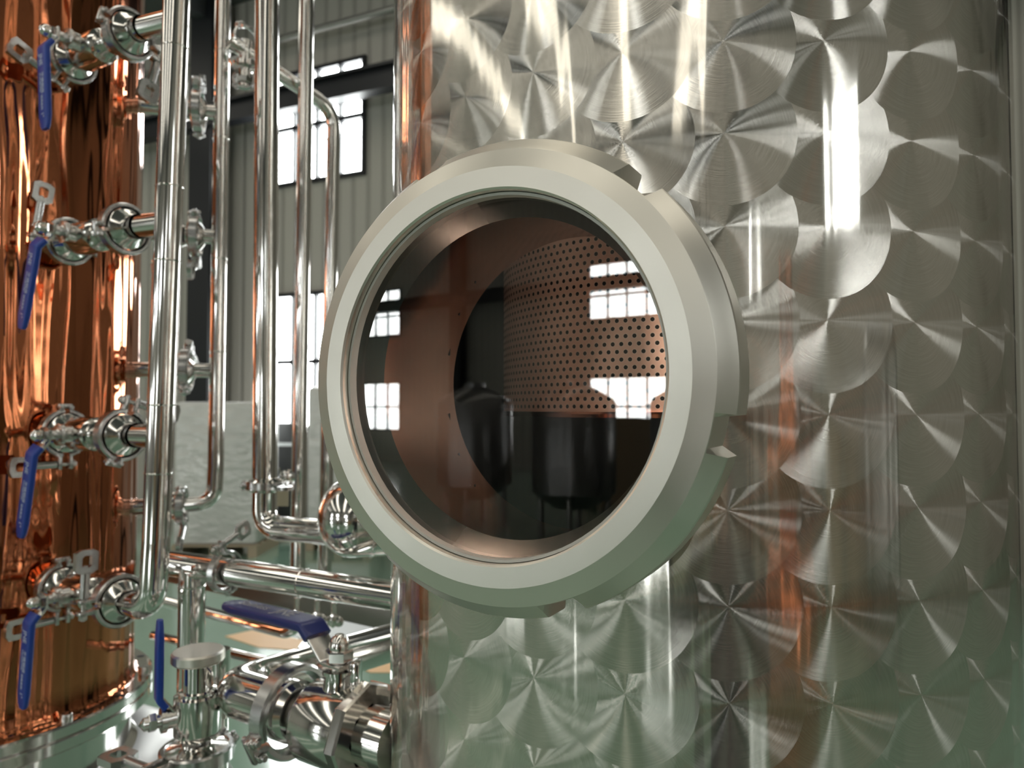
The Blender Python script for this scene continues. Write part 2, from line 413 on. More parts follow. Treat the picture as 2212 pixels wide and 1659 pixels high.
# windows of the right hand wall, seen mirrored in the column
for k, nn in enumerate((10.4, 17.5)):
    wi += 1; bm = BM(); zz0, zz1 = 3.6, 5.0
    for j in range(5): box(bm, wp(SA+.05, nn-.5+.25*j, (zz0+zz1)/2), (.10, .06, zz1-zz0), (WD, WN, Z3))
    for j in range(4): box(bm, wp(SA+.05, nn, zz0+(zz1-zz0)*j/3), (.10, 1.06, .06), (WD, WN, Z3))
    o = struct(obj('window_%d' % wi, bm, 'black', smooth=False))
    b2 = BM(); b2.faces.new([b2.verts.new(wp(SA+.03, nn+a, z)) for a, z in ((-.5, zz0), (.5, zz0), (.5, zz1), (-.5, zz1))]); obj('window_pane', b2, 'win', o, smooth=False)
# unseen glowing ceiling strips, not windows, added to light the hall
for k, s in enumerate((-11, -6.5, -2, 2.5, 7, 11.5)):
    p = quad('window_%d' % (wi+1+k), [wp(s-.45, 2, CEIL-.01), wp(s+.45, 2, CEIL-.01), wp(s+.45, ROOM_D-2, CEIL-.01), wp(s-.45, ROOM_D-2, CEIL-.01)], 'ceil_glow')
def girder(name, n, z, hgt, s0=SA+.05, s1=SB-.05, d=.18):
    bm = BM()
    for dz, hh, dd in ((0, hgt, .03), (hgt/2, .04, d), (-hgt/2, .04, d)): box(bm, wp((s0+s1)/2, n, z+dz), (s1-s0, dd, hh), (WD, WN, Z3))
    return struct(obj(name, bm, 'black', smooth=False))
_, g0 = hit(840, 186, .45); _, g1 = hit(840, 146, .45)
girder('trim_1', .45, (g0+g1)/2, abs(g1-g0)+.05); girder('trim_2', ROOM_D-.45, H+ZU*.84, .34)
_, r0 = hit(843, 21, .25)
bm = BM(); rod(bm, wp(SA+.1, .25, r0), wp(SB-.1, .25, r0), .045, 12); obj('trim_3', bm, 'frame')['kind'] = 'structure'
sc0, _ = hit(400, 400, .55); sc1, _ = hit(446, 400, .55)
cs, cw = (sc0+sc1)/2, abs(sc0-sc1)
ti = 4
for n in (.35, ROOM_D-.35):
    for k in range(-3, 3):
        s = cs+BAY*k if n < 1 else BS+2.42*BW+4.11*BW*k
        if not SA+.5 < s < SB-.5: continue
        bm = BM()
        for ds in (-.5, .5): box(bm, wp(s+ds*cw*.0, n+ds*.26, CEIL/2), (cw, .03, CEIL), (WD, WN, Z3))
        box(bm, wp(s, n, CEIL/2), (.03, .26, CEIL), (WD, WN, Z3))
        struct(obj('trim_%d' % ti, bm, 'black', smooth=False)); ti += 1
for k in range(7):        # roof beams across the hall
    s = cs+BAY*(k-3)
    if not SA+.5 < s < SB-.5: continue
    bm = BM(); box(bm, wp(s, ROOM_D/2, CEIL-.22), (.16, ROOM_D-.1, .40), (WD, WN, Z3)); struct(obj('trim_%d' % ti, bm, 'dark', smooth=False)); ti += 1
# orange floor marking and white sheet
def floorquad(pxs, z, name, mat, label, cat):
    pts = []
    for px, py in pxs:
        d = at(px, py, 1.0)-Vector((0, 0, H)); t = (z-H)/d.z; pts.append(d*t+Vector((0, 0, H)))
    c = sum(pts, Vector())/len(pts); bm = BM()
    top = [bm.verts.new(p) for p in pts]; bot = [bm.verts.new(p-Vector((0, 0, z-.0005))) for p in pts]
    bm.faces.new(top); bm.faces.new(bot[::-1])
    for i in range(len(pts)): bm.faces.new((top[i], bot[i], bot[(i+1) % len(pts)], top[(i+1) % len(pts)]))
    return tag(obj(name, bm, mat, origin=(c.x, c.y, 0), smooth=False), label, cat)
floorquad([(486, 1374), (545, 1361), (655, 1382), (640, 1404), (560, 1398)], .004, 'floor_marking', 'tape', 'faded orange marking on the green floor behind the blue lever', 'floor marking')
floorquad([(775, 1442), (845, 1424), (845, 1452), (800, 1452)], .004, 'floor_marking', 'tape', 'orange floor marking right beside the tall engine-turned column', 'floor marking')
floorquad([(600, 1352), (720, 1322), (845, 1330), (845, 1352), (690, 1400)], .006, 'paper_sheet', 'sheet', 'white sheet lying on the green floor under the pipes', 'sheet')

# ------------------------------------------------------------------ engine turned column with sight glass
TH_G = -0.507
gn = Vector((math.sin(TH_G), -math.cos(TH_G), 0)); ge = Vector((math.cos(TH_G), math.sin(TH_G), 0))
ZG = H+.019
TC = Vector((TX, TY, 0))
FACE = TC+gn*(TR+.099)+Vector((0, 0, ZG))
def gpt(d): return FACE-gn*d
col = thing('distillation_column', 'tall engine-turned steel column with large round sight glass', 'column', (TX, TY, 0))
# shell: double-skinned cylinder with the opening cut where the neck joins
bm = BM(); NT, z0, z1 = 288, .12, 3.2
zs = [z0]+[z0+.3*k for k in range(1, 4)]+[ZG-.16+.32*k/40 for k in range(41)]+[2.3, 2.6, 2.9, z1]
zs = sorted(zs)
for rad, inner in ((TR, 0), (TR-.006, 1)):
    g = []
    for z in zs:
        g.append([bm.verts.new(TC+Vector((rad*math.sin(2*PI*k/NT), -rad*math.cos(2*PI*k/NT), z))) for k in range(NT)])
    for j in range(len(zs)-1):
        for k in range(NT):
            k2 = (k+1) % NT; t = 2*PI*(k+.5)/NT; dt = (t-TH_G+PI) % (2*PI)-PI
            if abs(dt) < .6 and math.hypot(TR*math.sin(dt), (zs[j]+zs[j+1])/2-ZG) < .1165: continue
            bm.faces.new((g[j][k], g[j][k2], g[j+1][k2], g[j+1][k]))
    if not inner: outer = g
for j, zz in ((0, z0), (-1, z1)):       # end plates
    c = bm.verts.new(TC+Vector((0, 0, zz)))
    for k in range(NT): bm.faces.new((outer[j][k], outer[j][(k+1) % NT], c))
for v in bm.verts: v.co -= Vector((TX, TY, H))
me = bpy.data.meshes.new('shell'); 
for f in bm.faces: f.smooth = True
for e in bm.edges:
    if len(e.link_faces) == 2 and e.calc_face_angle(0) > .5: e.smooth = False
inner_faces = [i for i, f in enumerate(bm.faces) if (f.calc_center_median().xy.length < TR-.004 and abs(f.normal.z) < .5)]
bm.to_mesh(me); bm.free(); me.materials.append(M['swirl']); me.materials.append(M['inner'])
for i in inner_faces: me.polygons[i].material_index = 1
sh = link('shell', me, col); sh.location = (0, 0, H)
for k in range(4):
    a = PI/4+PI/2*k; bm = BM(); p = TC+Vector((.24*math.cos(a), .24*math.sin(a), 0)); rod(bm, p, p+Vector((0, 0, .12)), .03); obj('foot', bm, 'polish', col)
# neck tube, from the glass to the inner skin
bm = BM(); lathe(bm, [(.112, .034), (.1125, .136), (.1150, .136), (.1150, .034)], FACE, -gn, 96, close=True); obj('sight_neck', bm, 'neck', col)
# flange ring the nut grips
bm = BM(); lathe(bm, [(.104, .034), (.112, .036), (.1155, .050), (.128, .050), (.132, .046), (.132, .036), (.116, .036), (.112, .030)], FACE, -gn, 96, close=True); obj('neck_flange', bm, 'satin', col)
# slotted retaining nut
NS = 360
def notch(r, h, t):
    # angle seen from the front, measured from +ge towards up
    x, y, z = NF
    v = x*math.cos(t)+y*math.sin(t); an = math.degrees(math.atan2(v.z, v.dot(ge))) % 360
    for c in (49, 110, 170, 230, 289, 346.5):
        if abs((an-c+180) % 360-180) < 4.2 and h > .0045: return min(r, .1385)
    return r
NF = frame(-gn)
bm = BM()
lathe(bm, [(.1130, .028), (.1130, .0012), (.1142, 0), (.1265, 0), (.1270, .0002), (.1382, .0040), (.1388, .0046), (.1432, .0105), (.1472, .0150), (.1478, .0165), (.1478, .038), (.1465, .040), (.118, .040), (.118, .028)], FACE, -gn, NS, rf=notch, close=True)
obj('retaining_nut', bm, 'nut', col, sharp=.22)
bm = BM(); lathe(bm, [(.1130, .0125), (.1126, .006), (.1108, .006), (.1108, .0125)], FACE, -gn, 96, close=True); obj('gasket', bm, 'ptfe', col)['label'] = 'pale ring gasket'
bm = BM(); lathe(bm, [(.1108, .0125), (.1128, .0130), (.1128, .0335), (.1035, .0335)], FACE, -gn, 96, close=True); obj('gasket', bm, 'gasket', col)['label'] = 'dark green gasket behind the pane'
bm = BM(); lathe(bm, [(0, .0122), (.1125, .0122)], FACE, -gn, 96); obj('glass_pane', bm, 'glass', col)
# perforated copper basket inside, concentric with the shell
zb0 = H-.006
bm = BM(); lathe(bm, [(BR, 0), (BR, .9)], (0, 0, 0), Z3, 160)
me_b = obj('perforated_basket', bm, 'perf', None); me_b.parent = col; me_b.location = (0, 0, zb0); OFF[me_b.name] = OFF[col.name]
bm = BM(); lathe(bm, [(BR-.006, .002), (BR+.002, .002), (BR+.003, 0), (BR+.002, -.003), (BR-.006, -.003)], (TX, TY, zb0), Z3, 128, close=True); obj('basket_rim', bm, 'dcopper', me_b)
for o in (bpy.data.objects['basket_rim'],): o.location = (0, 0, -zb0)
# unseen spot light added inside the shell to brighten the basket
ld = bpy.data.lights.new('basket_fill_light', 'SPOT'); ld.energy = 70.0; ld.shadow_soft_size = .025; ld.color = (1, .90, .80); ld.spot_size = math.radians(125); ld.spot_blend = .6
lo = bpy.data.objects.new('basket_fill_light', ld); COL.objects.link(lo); lo.location = (TX+.115, TY-.235, H+.15); lo['kind'] = 'structure'
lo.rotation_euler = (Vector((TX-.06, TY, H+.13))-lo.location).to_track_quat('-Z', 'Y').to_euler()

# ------------------------------------------------------------------ copper column on the left
CX, CY, CR = -1.011, 1.36, .271
A = Vector((.859, -.512, 0)); ANG = math.atan2(A.y, A.x)
CC = Vector((CX, CY, 0)); ZF = H-.53
cc = thing('copper_column', 'polished copper column with four stacked side valves', 'column', (CX, CY, 0))
bm = BM(); zs = [ZF, ZF+.006]+[ZF+.05*k for k in range(1, 46)]
lathe(bm, [(CR+.006, ZF), (CR+.003, ZF+.004), (CR, ZF+.012)]+[(CR, z) for z in zs[2:]]+[(0, zs[-1])], CC, Z3, 128); obj('copper_shell', bm, 'copper', cc)
bm = BM(); lathe(bm, [(CR-.01, ZF), (CR+.030, ZF), (CR+.033, ZF-.003), (CR+.033, ZF-.018), (CR+.031, ZF-.020), (CR-.01, ZF-.020)], CC, Z3, 128, close=True); obj('upper_flange', bm, 'polish', cc)
bm = BM(); lathe(bm, [(CR-.01, ZF-.021), (CR+.030, ZF-.021), (CR+.033, ZF-.024), (CR+.033, ZF-.041), (CR+.031, ZF-.043), (CR-.01, ZF-.043)], CC, Z3, 128, close=True); obj('lower_flange', bm, 'polish', cc)
bm = BM(); lathe(bm, [(CR-.005, ZF-.043), (CR-.005, ZF-.12), (CR+.01, ZF-.135)], CC, Z3, 96); obj('base_collar', bm, 'polish', cc)
for k in range(16):
    t = -1.25+2*PI*k/16; p = CC+Vector((math.cos(t), math.sin(t), 0))*(CR+.019)+Vector((0, 0, ZF))
    if k % 2 == 0:
        bm = BM(); lathe(bm, [(0, .014), (.0085, .014), (.0095, .012), (.0095, 0), (0, 0)], p, Z3, 20); obj('bolt', bm, 'satin', cc)
    else:
        bm = BM(); lathe(bm, [(0, .0006), (.0075, .0006), (.0085, .0001)], p, Z3, 20); obj('bolt_hole', bm, 'hole', cc)
# valve parts, in a local frame: x outward from the column, -y towards the stem nut, z up
def cyl(bm, prof, o=(0, 0, 0), ax=(1, 0, 0), seg=36): return lathe(bm, prof, o, ax, seg)
VZ = [.590, .279, -.043, -.298]
base = CC+A*CR
FL = [(.0185, -.02), (.0190, .018), (.0300, .026), (.0318, .027), (.0318, .0345), (0, .0345)]
for z in VZ:      # welded ports
    bm = BM(); lathe(bm, FL, base+Vector((0, 0, H+z)), A, 36); obj('port', bm, 'polish', cc)

def hexprof(bm, o, ax, r, h, seg=6):
    lathe(bm, [(0, 0), (r*.92, 0), (r, h*.12), (r, h*.88), (r*.92, h), (0, h)], o, ax, seg)
def make_clamp(R=.040, T=.0085):
    """hinged tri-clamp; axis x, lugs and bolt at the bottom (-z), hinge on top"""
    t = thing('pipe_clamp', '', 'clamp')
    for sy in (-1, 1):
        bm = BM(); x, y, z = (Vector((0, 0, 1)), Vector((0, 1, 0)), Vector((1, 0, 0)))
        sec = [(R*.80, -T*.45), (R*.80, T*.45), (R*.86, T), (R-.002, T), (R, T-.002), (R, -T+.002), (R-.002, -T), (R*.86, -T)]
        rings = []
        for k in range(25):
            a = sy*(.10+(PI-.24)*k/24)
            dr = z.copy(); dr = x*math.cos(a)+y*math.sin(a)
            rings.append([bm.verts.new(dr*r+z*h) for r, h in sec])
        n = len(sec)
        for a_, c_ in zip(rings, rings[1:]):
            for k in range(n): bm.faces.new((a_[k], a_[(k+1) % n], c_[(k+1) % n], c_[k]))
        bm.faces.new(rings[0]); bm.faces.new(rings[-1][::-1])
        box(bm, (0, sy*.0085, -R-.0085), (T*1.7, .0062, .024), bev=.0015)
        box(bm, (0, sy*.0075, R+.002), (T*1.6, .007, .010), bev=.0015)
        obj('clamp_band', bm, 'cast', t)
    bm = BM(); box(bm, (0, 0, R+.0055), (T*.8, .024, .008), bev=.002)
    for sy in (-1, 1): rod(bm, (-T*1.15, sy*.008, R+.003), (T*1.15, sy*.008, R+.003), .0028, 12)
    obj('hinge_link', bm, 'cast', t)
    bm = BM(); rod(bm, (0, .020, -R-.012), (0, -.060, -R-.012), .0032, 14); hexprof(bm, (0, .012, -R-.012), (0, 1, 0), .0065, .006); obj('clamp_bolt', bm, 'satin', t)
    bm = BM(); rod(bm, (0, -.0125, -R-.012), (0, -.050, -R-.012), .0062, 16)
    # flat wing with an eye
    o = Vector((0, -.066, -R-.012)); outer, inner = [], []
    pr = [(-.013, -.016), (.013, -.016), (.018, -.008), (.018, .008), (.013, .016), (-.013, .016), (-.017, .008), (-.017, -.008)]
    vs = {}
    for sx in (-1, 1):
        oo = [bm.verts.new(o+Vector((sx*.0042, a*1.0, c))) for a, c in pr]
        ii = [bm.verts.new(o+Vector((sx*.0042, .0095*math.cos(math.atan2(c, a)), .0095*math.sin(math.atan2(c, a))))) for a, c in pr]
        vs[sx] = (oo, ii)
        for k in range(8): bm.faces.new((oo[k], oo[(k+1) % 8], ii[(k+1) % 8], ii[k]))
    for q in (0, 1):
        for k in range(8): bm.faces.new((vs[-1][q][k], vs[-1][q][(k+1) % 8], vs[1][q][(k+1) % 8], vs[1][q][k]))
    obj('wing_nut', bm, 'cast', t)
    return t
def place(t, loc, xdir, roll=0, scale=1.0):
    x = Vector(xdir).normalized(); z = (Z3-x*x.z); 
    if z.length < .1: z = Vector((1, 0, 0))
    z.normalize(); y = z.cross(x)
    m = Matrix((x, y, z)).transposed().to_4x4() @ Matrix.Rotation(math.radians(roll), 4, 'X') @ Matrix.Scale(scale, 4)
    t.matrix_world = Matrix.Translation(loc) @ m
    return t
def lettering(parent, body, size, loc, rot, mat, extr=.0002):
    cu = bpy.data.curves.new('t', 'FONT'); cu.body = body; cu.size = size; cu.extrude = extr; cu.align_x = 'LEFT'
    o = bpy.data.objects.new('t', cu); COL.objects.link(o); bpy.context.view_layer.update()
    dg = bpy.context.evaluated_depsgraph_get(); me = bpy.data.meshes.new_from_object(o.evaluated_get(dg))
    bpy.data.objects.remove(o); me.transform(Matrix.Translation(Vector(loc)-OFF.get(parent.name, Vector((0, 0, 0)))) @ rot); me.materials.clear(); me.materials.append(M[mat])
    l = link('lettering', me, parent); return l
def make_lever(parent, mat, hub, out, down, L=.132, W=.0255, bend=.034, text='white'):
    """flat steel arm + vinyl sleeve; out = away from the valve, down = along the grip"""
    hub, out, down = Vector(hub), Vector(out), Vector(down); side = out.cross(down).normalized()
    bm = BM(); p = [hub-down*.010, hub+down*.010, hub+down*(.010+bend*.75)+out*bend*.55, hub+down*(.03+bend*.75)+out*bend*.55]
    sweep(bm, fillet(p, .006, 4), rrect(.0035, W*.82, .0012, 2), up=out)
    h = obj('lever_arm', bm, 'satin', parent)
    e = hub+down*(.004+bend*.75)+out*bend*.55
    ps = fillet([e-down*bend*.34-out*bend*.25, e, e+down*L], .008, 5)
    n = len(ps); T = .0085
    def sec(i):
        if i == n-1: k = .55
        elif i == n-2: k = .86
        else: k = 1
        return rrect(T*(1 if k == 1 else .8), W*k, min(T*.38, W*.2)*.9, 3)
    ps = ps[:-1]+[e+down*(L-.022), e+down*(L-.006), e+down*L]; n = len(ps)
    bm = BM(); sweep(bm, ps, sec, up=out)
    s = obj('lever_sleeve', bm, mat, parent)
    if text:
        o = e+down*.012+out*(T/2+.0001)
        # text runs along 'down', letters' up = side direction
        rx = down; ry = side if text != 'flip' else -side
        R3 = Matrix((rx, rx.cross(-out).normalized()*-1 if False else out.cross(rx), out)).transposed().to_4x4()
        tx = M['print']
        lettering(s, 'JNE', .0125, o+out.cross(rx)*-.005, R3, 'print')
        lettering(s, '不锈钢阀', .0085, o+rx*.030+out.cross(rx)*-.001, R3, 'print')
        lettering(s, 'STAINLESS STEEL', .0042, o+rx*.030+out.cross(rx)*-.0055, R3, 'print')
        lettering(s, '球阀系列', .0060, o+rx*.066+out.cross(rx)*-.003, R3, 'print')
        lettering(s, '1"', .0105, o+rx*.094+out.cross(rx)*-.003, R3, 'print')
    return s
def make_valve(label, tilt):
    t = thing('ball_valve', label, 'valve', group='lever valves on the copper column')
    bm = BM()
    cyl(bm, [(0, .0355), (.0318, .0355), (.0318, .043), (.0300, .044), (.0205, .054), (.0205, .066), (.0240, .068), (.0265, .070), (.0275, .078), (.0275, .122), (.0265, .130), (.0240, .132), (.0205, .134), (.0205, .148), (.0215, .150), (.0300, .190), (.0318, .191), (.0318, .1985), (0, .1985)], seg=40)
    obj('valve_body', bm, 'polish', t)
    bm = BM(); o = Vector((.100, -.018, 0)); lathe(bm, [(.014, 0), (.014, .020), (.0175, .021), (.0175, .026), (.012, .027), (.008, .030), (.008, .050), (0, .050)], o, (0, -1, 0), 28)
    box(bm, (.100, -.044, 0), (.036, .004, .022), bev=.001); box(bm, (.119, -.038, 0), (.0045, .014, .014), bev=.001)
    obj('stem_housing', bm, 'satin', t)
    bm = BM(); hexprof(bm, (.100, -.060, 0), (0, -1, 0), .0125, .010)
    lathe(bm, [(.0085, 0), (.0100, .003), (.0090, .009), (.0050, .013), (0, .0145)], (.100, -.070, 0), (0, -1, 0), 20); obj('dome_nut', bm, 'polish', t)
    a = math.radians(tilt); dn = Vector((math.sin(a), 0, -math.cos(a)))
    make_lever(t, 'blue', (.100, -.059, 0), (0, -1, 0), dn)
    return t
vlab = ['topmost blue-lever ball valve on the copper column', 'second blue-lever ball valve from the top of the copper column',
        'third blue-lever ball valve down the copper column, mid height', 'lowest blue-lever ball valve on the copper column, above its bolted flange']
for z, l, tl in zip(VZ, vlab, (5, -16, -12, -6)):
    place(make_valve(l, tl), base+Vector((0, 0, H+z)), A)
cl = make_clamp()
spec = []      # (loc, dir, roll, scale, label)
pos = ['topmost', 'second', 'third', 'lowest']
r1 = [-25, 262, 0, 0]; r2 = [75, 100, 165, 268]
for i, z in enumerate(VZ):
    b_ = base+Vector((0, 0, H+z))
    spec.append((b_+A*.035, A, r1[i], 1, 'steel clamp between copper column and %s blue-lever valve' % pos[i]))
    spec.append((b_+A*.199, A, r2[i], 1.02, 'steel clamp between %s blue-lever valve and thick upright pipe' % pos[i]))
# front manifold pipe
bm = BM(); P1t, P1b = at(384, -60, 1.078), at(337, 1180, 1.078)
def p1(z):
    k = (z-P1b.z)/(P1t.z-P1b.z); return P1b.lerp(P1t, k)
PR = .0195
v4 = base+A*.199+Vector((0, 0, H+VZ[3]))
bend = p1(H+VZ[3]); bend.x = (base+A*.285).x; bend.y = (base+A*.285).y
t = thing('manifold_pipe', 'thick upright polished pipe joining the four blue-lever valves', 'pipe', (P1b.x, P1b.y, P1b.z))
tube(bm, [P1t+(P1t-P1b).normalized()*1.2, p1(H-.20), bend+Vector((0, 0, .0)), v4+A*.02], PR, .045, 32)
for py in (105, 405, 565, 875, 1022):
    zz = at(350, py, 1.078).z; seam(bm, p1(zz), PR)
obj('upright', bm, 'pipe', t)
for i, z in enumerate(VZ):
    b_ = base+A*.199+Vector((0, 0, H+z)); e = p1(H+z) if i < 3 else b_+A*.03
    bm = BM(); lathe(bm, [(0, .0005), (.0318, .0005), (.0318, .008), (.0300, .009), (.0215, .022), (.0190, .024), (.0190, .040)], b_, A, 36)
    if i < 3: rod(bm, b_+A*.03, e, .0175, 28)
    obj('branch', bm, 'polish', t)

# ------------------------------------------------------------------ rear manifold behind it
A2 = Vector((.97, .243, 0)).normalized()
t = thing('manifold_pipe', 'thin upright pipe with clamped branches, behind the thick manifold pipe', 'pipe', tuple(at(466, 1040, 1.47)))
bm = BM(); q0, q1 = at(487, -300, 1.47), at(466, 1010, 1.47)
fb = at(392, 1092, 1.45)
tube(bm, [q0, q1, at(462, 1085, 1.47), fb], .0155, .06, 24)
for py in (112, 300, 560, 760): 
    zz = at(480, py, 1.47).z; seam(bm, q1.lerp(q0, (zz-q1.z)/(q0.z-q1.z)), .0155)
obj('upright', bm, 'pipe', t)
for i, (px, py) in enumerate(((428, 240), (422, 510), (402, 800))):
    c = at(px, py, 1.46); zz = c.z; e = q1.lerp(q0, (zz-q1.z)/(q0.z-q1.z)); a = Vector((CX, CY, zz)); a = a+(c-a).normalized()*(CR-.01)
    d = (e-a).normalized()
    bm = BM(); lathe(bm, [(0, 0), (.030, 0), (.030, .007), (.019, .016), (.0145, .018), (.0145, (e-c).length)], c, d, 28); obj('branch', bm, 'polish', t)
    bm = BM(); lathe(bm, [(.016, 0), (.016, (c-a).length*.45), (.024, (c-a).length*.5), (.026, (c-a).length*.75), (.019, (c-a).length*.85), (.030, (c-a).length-.008), (.030, (c-a).length-.001), (0, (c-a).length-.001)], a, d, 28)
    tag(obj('branch_fitting', bm, 'polish', None, origin=tuple(a)), 'steel fitting joining back of copper column to thin upright pipe, %s' % ('uppermost', 'middle', 'lower')[i], 'pipe fitting')
    spec.append((c, d, (200, 20, 150)[i], 1.1, 'clamp behind the thick manifold pipe, %s on the thin pipe' % ('uppermost', 'middle', 'third from top')[i]))
a = Vector((CX, CY, fb.z)); a = a+(fb-a).normalized()*(CR-.01); d = (fb-a).normalized()
bm = BM(); lathe(bm, [(.017, 0), (.017, .06), (.028, .07), (.030, (fb-a).length-.008), (.030, (fb-a).length-.001), (0, (fb-a).length-.001)], a, d, 28)
tag(obj('branch_fitting', bm, 'polish', None, origin=tuple(a)), 'steel fitting low behind the thick pipe, at the thin pipe elbow', 'pipe fitting')
spec.append((fb, d, 40, .95, 'clamp at the bottom elbow of the thin upright pipe'))

# ------------------------------------------------------------------ the other upright pipes
t = thing('transfer_pipe', 'wide upright pipe bending right above green floor, left of sight glass', 'pipe', tuple(at(575, 1040, 1.25)))
bm = BM(); a, e = at(579, -300, 1.25), at(572, 1032, 1.25)
tube(bm, [a, e], .0207, .05, 32); lathe(bm, [(.0207, 0), (.0318, -.006), (.0318, -.012)], e, Z3, 32); obj('upright', bm, 'pipe', t)
bm = BM(); k0 = e-Vector((0, 0, .013)); kb = Vector((k0.x, k0.y, at(575, 1140, 1.25).z)); ke = Vector((-.245, 1.19, kb.z-.002))
lathe(bm, [(.0318, 0), (.0318, -.006), (.0207, -.012)], k0, Z3, 32); tube(bm, [k0-Vector((0, 0, .008)), kb, ke], .0207, .055, 32); obj('elbow', bm, 'pipe', t)
spec.append((k0, (0, 0, 1), 190, .80, 'horizontal clamp ring on the wide pipe above its elbow'))
t = thing('vessel_cap', 'rounded polished vessel end peeking out left of sight glass rim', 'vessel', tuple(at(770, 1118, 1.06)))
bm = BM(); o = at(764, 1118, 1.06); ax = Vector((.93, .36, 0)).normalized()
lathe(bm, [(.058*math.sin(PI/2*k/10), -.058*.9*math.cos(PI/2*k/10)) for k in range(11)]+[(.058, .02), (.0595, .021), (.0595, .025), (.058, .026), (.058, .26), (0, .26)], o, ax, 48); obj('shell', bm, 'polish', t)
t = thing('upright_pipe', 'thin straight upright pipe left of the sight glass', 'pipe', tuple(at(645, 1232, 1.5)))
bm = BM(); tube(bm, [at(668, -300, 1.5), at(641, 1330, 1.5)], .0155, .05, 24); obj('tube', bm, 'pipe', t)
t = thing('bent_pipe', 'thin pipe bent at the top beside the factory window', 'pipe', tuple(at(700, 1232, 1.6)))
bm = BM(); tube(bm, [at(497, 90, 1.44), at(722, 238, 1.6), at(699, 1330, 1.6)], .0150, .06, 24)
seam(bm, at(719, 262+40, 1.6), .015); obj('tube', bm, 'pipe', t)
# clamped sampling fitting at the top of the bent pipe
t = thing('sampling_fitting', 'small clamped fitting hanging beside the wide upright pipe', 'pipe fitting', tuple(at(530, 130, 1.46)))
bm = BM(); o = at(532, 88, 1.46); e = at(527, 190, 1.46)
rod(bm, o, e, .013, 20); lathe(bm, [(.013, 0), (.026, .003), (.026, .012), (.013, .015)], at(530, 150, 1.46), Z3, 24); lathe(bm, [(.013, 0), (.02, .004), (.02, .014), (.013, .018)], at(528, 185, 1.46), Z3, 6); obj('body', bm, 'polish', t)
spec.append((at(533, 85, 1.455), (.7, -.7, 0), 30, .72, 'upper small clamp on the sampling fitting beside the wide pipe'))
spec.append((at(526, 172, 1.455), (.3, -.9, .2), 140, .55, 'lower small clamp on the sampling fitting beside the wide pipe'))
# tag card and eye fitting near wide pipe elbow
t = thing('paper_tag', 'beige paper tag hanging beside the wide pipe elbow', 'tag', tuple(at(610, 1070, 1.33)))
bm = BM(); box(bm, at(611, 1070, 1.33), (.021, .001, .040)); obj('card', bm, 'card', t, smooth=False)
bm = BM(); tube(bm, [at(611, 1047, 1.33), at(606, 1030, 1.33), at(604, 1010, 1.30)], .0006, .002, 6); obj('string', bm, 'card', t)
bm = BM(); lathe(bm, [(0, 0), (.013, .002), (.016, .010), (.013, .02), (0, .024)], at(624, 1030, 1.42), (0, -1, 0), 24); tag(obj('pipe_plug', bm, 'polish', origin=tuple(at(624, 1030, 1.42))), 'round polished plug between wide pipe and thin upright pipe', 'pipe plug')

# ------------------------------------------------------------------ low pipe run
t = thing('header_pipe', 'thick horizontal pipe crossing behind the blue lever', 'pipe', tuple(at(600, 1250, 1.05)))
a = at(330, 1211, 1.17); e = Vector((-.12, .90, a.z-.004))
hz = a.z
def onh(px, yy): 
    p = at(px, 1200, yy); return p
g = at(412, 1220, 1.135); h0 = Vector((g.x, g.y, hz)); c1 = at(478, 1226, 1.105); 
dirh = (at(845, 1286, 1.0)-a).normalized()
bm = BM(); tube(bm, [a, at(845, 1286, 1.0)+dirh*.03], .0200, .05, 32)
for px, f_ in ((520, .0),): seam(bm, a+dirh*.3, .02, dirh)
obj('run', bm, 'pipe', t)
k = (at(412, 1220, 1.135)-a).dot(dirh); T0 = a+dirh*k
bm = BM(); tube(bm, [T0, T0-Vector((0, 0, .60))], .0200, .05, 32); seam(bm, T0-Vector((0, 0, .030)), .02); obj('drop_leg', bm, 'pipe', t)
cc1 = a+dirh*((c1-a).dot(dirh)); spec.append((cc1, dirh, 200, .80, 'clamp on the thick horizontal pipe above the drop leg'))
t = thing('rail_pipe', 'upper slim tube with curved end, low over the green floor', 'pipe', tuple(at(500, 1340, 1.6)))
bm = BM(); tube(bm, [at(330, 1293, 1.75), at(625, 1368, 1.5), at(655, 1335, 1.5)], .0125, .035, 20); obj('tube', bm, 'pipe', t)
t = thing('rail_pipe', 'lowest slim tube, low over the green floor', 'pipe', tuple(at(500, 1420, 1.6)))
bm = BM(); tube(bm, [at(330, 1372, 1.6), at(620, 1440, 1.45)], .0095, .03, 20); obj('tube', bm, 'pipe', t)
bm = BM(); a_, e_ = at(345, 1228, 1.6), at(860, 1338, 1.42)
ax = (e_-a_).normalized(); box(bm, (a_+e_)/2, ((e_-a_).length, .03, .042), (ax, ax.cross(Z3).normalized()*-1, ax.cross(Z3).cross(ax).normalized()), bev=.002)
tag(obj('frame_bar', bm, 'frame', origin=tuple(a_)), 'dull square steel bar running under the thick horizontal pipe', 'bar')
for i, px in enumerate((642, 686, 722)):
    o = at(px, 1316+i*5, 1.36); bm = BM(); rod(bm, o-Vector((0, 0, .012)), o+Vector((0, 0, .022)), .006, 12); lathe(bm, [(0, 0), (.013, .002), (.013, .012), (0, .016)], o-Vector((0, 0, .01)), (0, -1, 0), 6)
    lathe(bm, [(0, 0), (.008, .002), (.010, .009), (0, .015)], o+Vector((.010, 0, -.012)), (0, -1, 0), 16)
    tag(obj('bolt_cluster', bm, 'polish', origin=tuple(o)), ('leftmost', 'middle', 'rightmost')[i]+' of three bolt clusters on the dull bar above the blue lever', 'bolt', 'bolt clusters on the bar')
